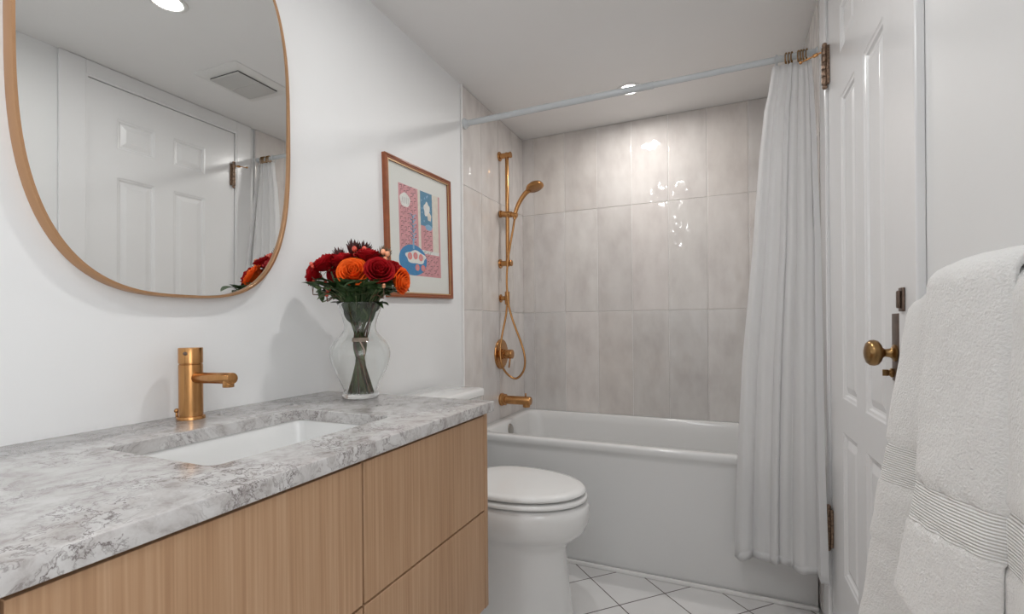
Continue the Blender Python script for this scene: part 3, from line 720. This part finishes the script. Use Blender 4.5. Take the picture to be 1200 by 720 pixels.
ell(0.36, 0.21, 0.235, 0.075, 'white', 6, 30, 0.10)
for k in range(3): ell(0.22+0.13*k, 0.215+0.012*(k % 2), 0.052, 0.042, 'rose', 7, 18); ell(0.22+0.13*k, 0.215+0.012*(k % 2), 0.026, 0.021, 'pink', 8, 12)
for k in range(2): ell(0.39+0.14*k, 0.095, 0.052, 0.038, 'rose', 6, 18); ell(0.39+0.14*k, 0.095, 0.026, 0.019, 'pink', 7, 12)
art = pobj('print', bm, pm, smooth=False)
bm = B(); loft(bm, [prect(PW-0.0445, PH-0.0445, x) for x in (0.0100,)], True, False); pobj('glazing', bm, picture_glass(), smooth=False)
pr.rotation_euler = (0.032, 0, 0)

# ------------------------------------------------------------------ toilet
TY = -1.24
t = thing('toilet', 'white two piece toilet between the vanity and the bathtub', 'toilet', (0.40, TY, 0.0))
def egg(z, xb, xf, b, n=2.0, xw=0.42, seg=56):
    """egg shaped ring from xb (back) to xf (front), widest at xb+xw*(xf-xb)"""
    xm = xb+(xf-xb)*xw; out = []
    for k in range(seg):
        a = 2*PI*k/seg; c, s = math.cos(a), math.sin(a)
        rx = (xf-xm) if c > 0 else (xm-xb); e = 2/n if c < 0 else 1.0
        out.append((xm+rx*math.copysign(abs(c)**e, c), TY+b*math.copysign(abs(s)**(e if c < 0 else 1.0), s), z))
    return out
bm = B()
loft(bm, [egg(0.001, 0.25, 0.700, 0.128, 3.2), egg(0.018, 0.25, 0.700, 0.128, 3.2), egg(0.030, 0.252, 0.694, 0.122, 3.2), egg(0.12, 0.255, 0.682, 0.114, 3), egg(0.22, 0.26, 0.672, 0.108, 3), egg(0.285, 0.26, 0.665, 0.108, 3),
  egg(0.305, 0.258, 0.668, 0.114, 3), egg(0.325, 0.25, 0.683, 0.127, 3), egg(0.345, 0.245, 0.712, 0.148, 2.8), egg(0.370, 0.24, 0.737, 0.168, 2.6), egg(0.400, 0.235, 0.750, 0.181, 2.5), egg(0.435, 0.235, 0.753, 0.186, 2.5), egg(0.456, 0.236, 0.749, 0.184, 2.5), egg(0.466, 0.240, 0.741, 0.178, 2.5), egg(0.469, 0.25, 0.728, 0.168, 2.5)], True, True)
box(bm, (0.045, TY-0.095, 0.001), (0.30, TY+0.095, 0.30), 0.03, 4)
box(bm, (0.030, TY-0.16, 0.32), (0.30, TY+0.16, 0.455), 0.03, 4)
obj('bowl', bm, M['ceramic'], t, ang=50)
bm = B()
loft(bm, [egg(0.4775, 0.28, 0.733, 0.176, 2.4), egg(0.4765, 0.275, 0.742, 0.184, 2.4), egg(0.480, 0.272, 0.745, 0.187, 2.4), egg(0.489, 0.273, 0.743, 0.185, 2.4), egg(0.4925, 0.28, 0.733, 0.176, 2.4)], True, True); obj('seat', bm, M['lid'], t, ang=60)
bm = B()
dz = 0.003
loft(bm, [egg(0.4985+dz, 0.285, 0.717, 0.166, 2.4), egg(0.4975+dz, 0.270, 0.733, 0.180, 2.4), egg(0.502+dz, 0.266, 0.738, 0.184, 2.4), egg(0.510+dz, 0.267, 0.736, 0.182, 2.4), egg(0.515+dz, 0.272, 0.728, 0.175, 2.4), egg(0.5175+dz, 0.29, 0.705, 0.155, 2.4), egg(0.5195+dz, 0.34, 0.62, 0.09, 2.2)], True, True)
for sx, sy in ((0.66, 0.07), (0.66, -0.07), (0.40, 0.12), (0.40, -0.12)): box(bm, (sx, TY+sy-0.01, 0.4925), (sx+0.02, TY+sy+0.01, 0.503))
lidd = obj('lid', bm, M['lid'], t, ang=60)
bm = B()
bm.free()
for s in (-0.075, 0.075):
    bm = B(); cyl(bm, (0.272, TY+s-0.02, 0.494), (0.272, TY+s+0.02, 0.494), 0.012); obj('hinge', bm, M['lid'], lidd)
bm = B()
def tk(e, z): return rrect(0.022+e*0.4, 0.238-e, TY-0.205+e, TY+0.205-e, 0.03, z, 6)
loft(bm, [tk(0.03, 0.456), tk(0.022, 0.47), tk(0.012, 0.60), tk(0.004, 0.795), tk(0.006, 0.7985)], True, True); tank = obj('tank', bm, M['ceramic'], t, ang=50)
bm = B()
loft(bm, [tk(-0.002, 0.7995), tk(-0.007, 0.803), tk(-0.008, 0.824), tk(-0.004, 0.831), tk(0.006, 0.834)], True, True); obj('tank_lid', bm, M['ceramic'], t, ang=50)
bm = B(); cyl(bm, (0.237, TY+0.14, 0.755), (0.256, TY+0.14, 0.755), 0.011); box(bm, (0.250, TY+0.085, 0.748), (0.259, TY+0.145, 0.762), 0.003); obj('flush_lever', bm, M['nickel'], t)

# ------------------------------------------------------------------ towels and bar
t = thing('towel_bar', 'antique brass towel bar mostly hidden under the white towels', 'towel bar', (ROOM_W, -2.3, 1.128))
bm = B(); cyl(bm, (1.497, -2.66, 1.128), (1.497, -1.94, 1.128), 0.0080); obj('bar', bm, M['antique'], t)
for y in (-2.645, -1.955):
    bm = B(); lathe(bm, [(0.018, 0.0003), (0.018, 0.005), (0.007, 0.009), (0.007, 0.040)], (ROOM_W, y, 1.128), (-1, 0, 0), 24); obj('post', bm, M['antique'], t)
def ss(a, b, x):
    q = min(1, max(0, (x-a)/(b-a))); return q*q*(3-2*q)
def drape(name, label, group, mat, y0, y1, zbf, zbb, xf, xb, thick, ztop, ny=60, nz=110, wob=0.0015, seed=0, yfun=None):
    """cloth hung over the bar: xf(y, z) and xb(y, z) give the front and back layers, ztop(y) the crest"""
    def P(u, v):
        y = y0+(y1-y0)*u
        zt = ztop(y); zs = zt-0.030; Lf = zs-zbf(y); Lb = zs-zbb
        La = 0.075; tot = Lf+La+Lb; d = v*tot
        if d < Lf:
            z = zbf(y)+d; x = xf(y, z)
        elif d < Lf+La:
            a = (d-Lf)/La*PI; xa, xc = xf(y, zs), xb(y, zs)
            x = (xa+xc)/2+(xa-xc)/2*math.cos(a); z = zs+0.030*math.sin(a)
        else:
            z = zs-(d-Lf-La); x = xb(y, z)
        yy = y + (yfun(y, z) if yfun and d < Lf else 0)
        n = noise.noise(Vector((y*16+seed, z*13, v*3)))*wob + noise.noise(Vector((y*90+seed, z*90, v*9)))*0.0006
        return (x - n*(1 if d < Lf+La/2 else 0.2), yy, z)
    bm = B(); grid(bm, ny, nz, P)
    o = obj(name, bm, mat, loc=(1.497, (y0+y1)/2, zbf(y0)), ang=180, mods=[('SOLIDIFY', dict(thickness=thick, offset=0, use_even_offset=False)), ('BEVEL', dict(width=thick*0.42, segments=3, limit_method='ANGLE', angle_limit=math.radians(60)))])
    tag(o, label, 'towel', group); return o
def notch(z, zc, w, d): return d*math.exp(-((z-zc)/w)**2)
def bath_f(y, z):
    k = max(0, 1.125-z)
    g = 0.30+0.70*(1-ss(-1.905, -1.985, y)) if y < -1.905 else 1.0
    x = 1.4765 - 0.150*k*(0.16+0.84*(1-ss(0.0, 0.085, -1.895-y)))
    x -= 0.030*math.exp(-((y+2.315)/0.045)**2)*min(1, k*2.2)       # second soft fold near the camera end
    x += notch(z, 0.900, 0.003, 0.0035)+notch(z, 0.838, 0.003, 0.0035)+(0.002 if 0.838 < z < 0.900 else 0)
    x += notch(z, 0.735, 0.0035, 0.006)+(0.004 if z < 0.735 else 0)
    return x
drape('bath_towel', 'large white terry bath towel hung on the bar under the smaller towel', 'white towels on the bar', terry('bath_towel_terry', [(0.838, 0.900)]),
      -1.902, -2.62, lambda y: 0.42+0.02*math.sin(y*9), 0.52, bath_f, lambda y, z: 1.5225, 0.011,
      lambda y: 1.1575-0.020*(1-ss(0, 0.10, -1.90-y)), ny=90, nz=140, wob=0.004)
def hand_f(y, z):
    u = min(1, max(0, (-2.10-y)/0.115))     # 0 at far edge, 1 at the near edge
    k = max(0, 1.14-z)
    xl = interp([(0.70, 1.388), (0.736, 1.396), (0.84, 1.413), (0.893, 1.421), (1.02, 1.430), (1.131, 1.437)], z)
    xr = interp([(0.70, 1.440), (0.78, 1.444), (0.856, 1.448), (0.892, 1.455), (1.034, 1.462), (1.12, 1.462)], z)
    x = xl+(xr-xl)*u**1.15
    x -= 0.006*math.sin(PI*u)
    x += 0.016*max(0, (u-0.90)/0.10)**2*(0.5+k)
    x += notch(z, 0.893, 0.0025, 0.0035)+notch(z, 0.842, 0.0025, 0.0035)+(0.002 if 0.842 < z < 0.893 else 0)
    return x+0.006
drape('hand_towel', 'smaller white terry hand towel folded over the front of the bath towel', 'white towels on the bar', terry('hand_towel_terry', [(0.842, 0.893)]),
      -2.098, -2.216, lambda y: 0.745-0.25*(-2.098-y), 0.74, hand_f, lambda y, z: 1.5325, 0.011,
      lambda y: 1.180-0.004*(1-ss(0, 0.05, -2.10-y)), ny=46, nz=130, wob=0.003, seed=5)

# ------------------------------------------------------------------ vase and flowers
VX, VY, VZ = 0.207, -1.779, CT+0.0004
bm = B()
def vr(h):
    return interp([(0.0, 0.050), (0.006, 0.0525), (0.014, 0.050), (0.022, 0.0475), (0.04, 0.0545), (0.07, 0.069), (0.10, 0.081), (0.125, 0.0865), (0.145, 0.0845), (0.165, 0.074), (0.183, 0.058), (0.198, 0.0475), (0.212, 0.0455), (0.23, 0.049), (0.252, 0.0565), (0.279, 0.066)], h)
hs = catmull([(h, vr(h), 0) for h in (0.0, 0.006, 0.014, 0.022, 0.04, 0.07, 0.10, 0.125, 0.145, 0.165, 0.183, 0.198, 0.212, 0.23, 0.252, 0.279)], 5)
outer = [(p.y, p.x) for p in hs]
inner = [(r-0.0022, h) for r, h in outer[::-1] if h > 0.013]
lathe(bm, [(0.047, -0.0002)]+outer[1:]+[(outer[-1][0]-0.0011, 0.2805)]+inner+[(0.03, 0.0125), (0.001, 0.0120)], (VX, VY, VZ), (0, 0, 1), 64)
vase = obj('vase', bm, M['glass'], loc=(VX, VY, VZ), ang=60); tag(vase, 'clear glass vase with narrow neck on the countertop end', 'vase')
TIE = Vector((VX, VY, 1.064))
bm = B()
pts = [(VX+0.0225*math.cos(a), VY+0.0225*math.sin(a)) for a in [2*PI*i/32 for i in range(32)]]
loft(bm, [[(x, y, z) for x, y in pts] for z in (1.058, 1.070)]); loft(bm, [[(x, y, z) for x, y in pts] for z in (1.0575, 1.070)])
bmesh.ops.remove_doubles(bm, verts=bm.verts, dist=0.0004)
tube(bm, [(VX+0.014, VY-0.021, 1.064), (VX+0.024, VY-0.022, 1.05), (VX+0.030, VY-0.018, 1.034), (VX+0.027, VY-0.014, 1.022)], 0.0008, 6)
tw = obj('twine_tie', bm, M['twine'], loc=(VX, VY, 1.058), mods=[('SOLIDIFY', dict(thickness=0.0014, offset=1))]); tag(tw, 'pale twine tie bound around the flower stems in the vase', 'tie')
stem_n = [0]
def stem_path(head, bow=0.3):
    k = stem_n[0]; stem_n[0] += 1
    ga = k*2.39996; rr_ = 0.0195*math.sqrt((k % 26+0.5)/26)
    tie = TIE+Vector((rr_*math.cos(ga), rr_*math.sin(ga), 0))
    foot = Vector((VX, VY, VZ+0.0145))+Vector((math.cos(ga+2.2), math.sin(ga+2.2), 0))*(0.014+1.25*rr_)
    hd = Vector(head); mid = tie.lerp(hd, 0.5)+Vector((0, 0, 0.02)); 
    rad = Vector((hd.x-VX, hd.y-VY, 0)); L = rad.length
    dr = rad/L if L > 1e-4 else Vector((1, 0, 0))
    rim = Vector((VX, VY, 1.178)) + dr*min(0.052, L*0.62)
    if hd.z < 1.20: rim.z = 1.186
    return [foot, foot.lerp(tie, 0.5), tie, rim, hd]
def add_stem(parent, path, r, mat, name='stem'):
    bm = B(); tube(bm, path, r, 7, 6); return obj(name, bm, mat, parent)
def orient(bm, vs, d, at, roll=0.0):
    q = Vector((0, 0, 1)).rotation_difference(Vector(d).normalized()) @ Quaternion((0, 0, 1), roll)
    for v in vs: v.co = q @ v.co + Vector(at)
def rose_bm(R, rnd):
    bm = B()
    rings = [(3, 0.16, 0.62, 0.00, 1.5, -0.10), (3, 0.28, 0.66, 0.02, 1.25, -0.04), (4, 0.44, 0.66, 0.05, 1.0, 0.02), (5, 0.62, 0.60, 0.10, 0.85, 0.10), (5, 0.78, 0.50, 0.16, 0.85, 0.14), (5, 0.90, 0.34, 0.26, 0.85, 0.14)]
    for ri, (n, r, top, curl, W, open_) in enumerate(rings):
        off = rnd.uniform(0, 6.28)
        for k in range(n):
            ph0 = off+2*PI*k/n+rnd.uniform(-.1, .1); jt = rnd.uniform(-.05, .05)
            def P(u, v):
                s = u*2-1
                wd = W*(0.45+0.55*math.sin(PI*min(v, 0.75)/1.5))
                ph = ph0+s*wd
                rad = r*(0.30+0.70*math.sin(min(1, v*1.15)*PI/2)**0.8)+0.05*s
                e = max(0, v-0.62)/0.38
                rad += curl*e*e*0.9 + open_*v*0.5
                z = -0.55+(top+0.55+jt)*v - 0.16*s*s*v - curl*0.55*e*e
                z += 0.03*math.sin(7*s+ri)*v
                return (R*rad*math.cos(ph), R*rad*math.sin(ph), R*z)
            grid(bm, 9, 8, P)
    lathe(bm, [(R*0.10, -R*0.85), (R*0.24, -R*0.72), (R*0.36, -R*0.5), (R*0.30, -R*0.3)], (0, 0, 0), (0, 0, 1), 12)
    return bm
def leaf(bm, base, d, L, W_, up=(0, 0, 1), bend=0.3, n=9):
    d = Vector(d).normalized(); side = d.cross(Vector(up))
    if side.length < 1e-3: side = Vector((1, 0, 0))
    side.normalize(); nrm = side.cross(d).normalized(); base = Vector(base)
    def P(u, v):
        s = u*2-1; wv = W_*math.sin(PI*v**0.8)**0.8*0.5 if 0 < v < 1 else 0.0004
        return base + d*(L*v) + side*(s*wv) - nrm*(bend*L*v*v) + nrm*(abs(s)*wv*0.35)
    grid(bm, 5, n, P)
def rose(head, d, R, col, label, leaves=2, sepal=True, group=None):
    rnd = random.Random(stem_n[0]*17+3)
    path = stem_path(Vector(head)-Vector(d).normalized()*R*0.75)
    t = thing('rose', label, 'flower', tuple(path[0]), group)
    bm = rose_bm(R, rnd); orient(bm, bm.verts, d, head, rnd.uniform(0, 6)); obj('blossom', bm, M[col], t, ang=180, mods=[('SOLIDIFY', dict(thickness=0.0006, offset=0))])
    add_stem(t, path, 0.0030, M['stem'])
    bm = B(); b0 = Vector(head)-Vector(d).normalized()*R*0.72; x, y, dd = frame(d)
    for k in range(5):
        a = 2*PI*k/5+rnd.random(); o_ = x*math.cos(a)+y*math.sin(a)
        leaf(bm, b0, o_*0.9+dd*0.3, R*0.9, R*0.3, dd, 0.35)
    obj('sepals', bm, M['green2'], t, ang=180)
    for k in range(leaves):
        bm = B(); pos = path[2].lerp(path[3], 0.95) if k == 0 else path[3].lerp(path[4], 0.45)
        a = rnd.uniform(0, 6.28); out = Vector((head[0]-VX, head[1]-VY, 0)).normalized() if Vector((head[0]-VX, head[1]-VY, 0)).length > 0.02 else Vector((0.5, -0.8, 0))
        dv = out+Vector((math.cos(a), math.sin(a), 0.15))*0.9
        if pos.x + dv.x*0.05 < 0.02: dv.x = abs(dv.x)
        leaf(bm, pos, dv, rnd.uniform(0.04, 0.055), rnd.uniform(0.022, 0.03), (0, 0, 1), rnd.uniform(0.1, 0.5)); obj('leaf', bm, M['green'], t, ang=180)
    return t
TC = Vector((0.61, -0.70, 0.12))      # roughly towards the room
rose((0.225, -1.826, 1.257), (0.50, -0.72, 0.42), 0.0385, 'orange', 'large open orange rose facing the room in the middle of the bouquet')
rose((0.112, -1.822, 1.290), (-0.45, -0.55, 0.75), 0.034, 'red', 'red rose at the upper left of the bouquet above the leftmost rose')
rose((0.083, -1.838, 1.258), (-0.65, -0.70, 0.20), 0.030, 'red', 'leftmost red rose of the bouquet leaning outwards')
rose((0.157, -1.800, 1.298), (-0.10, -0.35, 0.95), 0.034, 'red', 'red rose directly left of and behind the orange rose')
rose((0.234, -1.775, 1.312), (0.10, -0.20, 1.0), 0.032, 'red', 'red rose at the top centre of the bouquet beneath the berries')
rose((0.287, -1.788, 1.263), (0.62, -0.62, 0.45), 0.037, 'red', 'large open red rose directly right of the orange rose')
rose((0.296, -1.728, 1.266), (0.75, 0.05, 0.55), 0.033, 'red', 'red rose between the large open red rose and the right hand orange rose')
rose((0.322, -1.735, 1.236), (0.85, 0.10, -0.05), 0.033, 'orange', 'orange rose at the right edge of the bouquet facing the picture')
rose((0.143, -1.752, 1.300), (-0.5, 0.2, 0.9), 0.029, 'yellow', 'small yellow rose peeking out behind the red roses')
rose((0.190, -1.715, 1.272), (0.1, 0.7, 0.6), 0.034, 'red', 'red rose at the back of the bouquet facing the tub')
rose((0.110, -1.758, 1.262), (-0.8, 0.35, 0.5), 0.032, 'red', 'red rose at the back of the bouquet nearest the wall')
def berries(spots, col, label, stalk=M['stem2']):
    c = sum((Vector(s[:3]) for s in spots), Vector())/len(spots)
    path = stem_path(c-Vector((0, 0, 0.035)))
    t = thing('berry_sprig', label, 'berries', tuple(path[0]))
    bm = B(); tube(bm, path, 0.0016, 6, 6)
    for s in spots: tube(bm, [path[-1], path[-1].lerp(Vector(s[:3]), 0.5)+Vector((0, 0, -0.003)), Vector(s[:3])-Vector((0, 0, s[3]*0.8))], 0.0010, 5, 3)
    obj('stem', bm, stalk, t)
    for s in spots:
        bm = B(); sphere(bm, s[:3], s[3], 12, 1.2); bmesh.ops.translate(bm, verts=bm.verts, vec=(0, 0, 0))
        bo = obj('berry', bm, M[col], t)
    bm = B()
    for s in spots[:2]:
        for k in range(3):
            a = k*2.1; leaf(bm, Vector(s[:3])-Vector((0, 0, s[3])), (math.cos(a), math.sin(a), 0.3), s[3]*1.5, s[3]*0.8)
    obj('calyx', bm, M['green2'], t, ang=180)
berries([(0.196, -1.788, 1.332, 0.0078), (0.190, -1.780, 1.316, 0.006)], 'berry', 'coral berry sprig standing up at the top left of the bouquet')
berries([(0.222, -1.776, 1.332, 0.0078), (0.215, -1.783, 1.315, 0.006)], 'berry', 'coral berry sprig at the very top centre of the bouquet')
berries([(0.286, -1.770, 1.320, 0.0075), (0.297, -1.764, 1.314, 0.0075), (0.292, -1.768, 1.299, 0.007)], 'berry2', 'peach berry cluster at the upper right of the bouquet')
berries([(0.151, -1.846, 1.210, 0.0075), (0.146, -1.848, 1.196, 0.006), (0.142, -1.848, 1.228, 0.006)], 'berry', 'coral berries hanging low at the left over the vase rim')
berries([(0.309, -1.797, 1.218, 0.006)], 'berry2', 'single pale berry below the large open red rose')
berries([(0.090, -1.848, 1.230, 0.006), (0.098, -1.850, 1.236, 0.005)], 'berry', 'tiny berries below the leftmost red rose')
berries([(0.098, -1.858, 1.286, 0.0055), (0.101, -1.856, 1.278, 0.005)], 'berry', 'tiny pink berries in front of the upper left red rose')
def bracts(at, d, L, n, col, label):
    rnd = random.Random(int(at[0]*9999))
    path = stem_path(Vector(at)-Vector(d)*L*0.6)
    t = thing('leucadendron', label, 'flower', tuple(path[0]))
    add_stem(t, path, 0.0022, M['stem2'])
    bm = B(); x, y, dd = frame(d)
    for k in range(n):
        a = k*2.4; sp = 0.10+0.55*(k/n); o_ = x*math.cos(a)+y*math.sin(a)
        leaf(bm, path[-1], dd+o_*sp, L*(1.25-0.35*k/n), L*0.34, o_, -0.10)
    obj('bracts', bm, M[col], t, ang=180, mods=[('SOLIDIFY', dict(thickness=0.0006))])
bracts((0.137, -1.787, 1.318), (-0.25, -0.1, 0.95), 0.040, 16, 'burgundy', 'dark burgundy spiky bloom behind the left red roses')
bracts((0.176, -1.768, 1.338), (-0.02, 0, 1), 0.046, 18, 'burgundy', 'tallest dark burgundy spiky bloom at the top of the bouquet')
bracts((0.204, -1.752, 1.335), (0.15, 0.05, 1), 0.044, 16, 'burgundy', 'dark burgundy spiky bloom at the top right behind the berries')
bracts((0.266, -1.740, 1.318), (0.25, 0.1, 0.95), 0.044, 14, 'olive', 'olive brown spiky bloom at the upper right of the bouquet')
def foliage(tip, leaves, L, W_, col, label, grp):
    path = stem_path(tip); rnd = random.Random(stem_n[0])
    t = thing('foliage_sprig', label, 'foliage', tuple(path[0]), grp)
    add_stem(t, path, 0.0017, M['stem'])
    out = Vector((tip[0]-VX, tip[1]-VY, 0)); out = out.normalized() if out.length > 0.01 else Vector((0.5, -0.8, 0))
    for k in range(leaves):
        q = 0.22+0.78*k/max(1, leaves-1); pos = path[2].lerp(path[4], q)
        if q < 1: pos = path[2].lerp(path[3], min(1, q*2)) if q < 0.5 else path[3].lerp(path[4], (q-0.5)*2)
        a = (1 if k % 2 else -1)*rnd.uniform(0.5, 1.2); dv = Matrix.Rotation(a, 3, 'Z') @ out + Vector((0, 0, rnd.uniform(-0.1, 0.7)))
        if pos.z < VZ+0.30: dv = (Matrix.Rotation(a, 3, 'Z') @ out)*0.30 + Vector((0, 0, 1))
        bm = B(); leaf(bm, pos, dv, L*rnd.uniform(0.8, 1.1), W_, (0, 0, 1), rnd.uniform(0.0, 0.3)); obj('leaf', bm, M[col], t, ang=180)
g = 'leafy sprigs filling the vase under the roses'
for k in range(20):
    a = k*2*PI/20+0.2; r = 0.060 + 0.022*(k % 3)
    foliage((VX+r*math.cos(a), VY+r*math.sin(a), 1.215+0.012*(k % 2)), 7, 0.058, 0.034, 'green' if k % 3 else 'green2', 'green leafy sprig among the rose stems above the vase rim', g)
foliage((0.122, -1.842, 1.175), 2, 0.045, 0.022, 'green', 'leaf sprig drooping over the left side of the vase rim', None)
for q, (x, y, z) in enumerate(((0.112, -1.842, 1.222), (0.128, -1.852, 1.205), (0.150, -1.858, 1.214), (0.285, -1.800, 1.208), (0.262, -1.822, 1.214), (0.210, -1.850, 1.216))):
    foliage((x, y, z), 4, 0.055, 0.036, 'green' if q % 2 else 'green2', 'green leafy sprig among the rose stems above the vase rim', g)
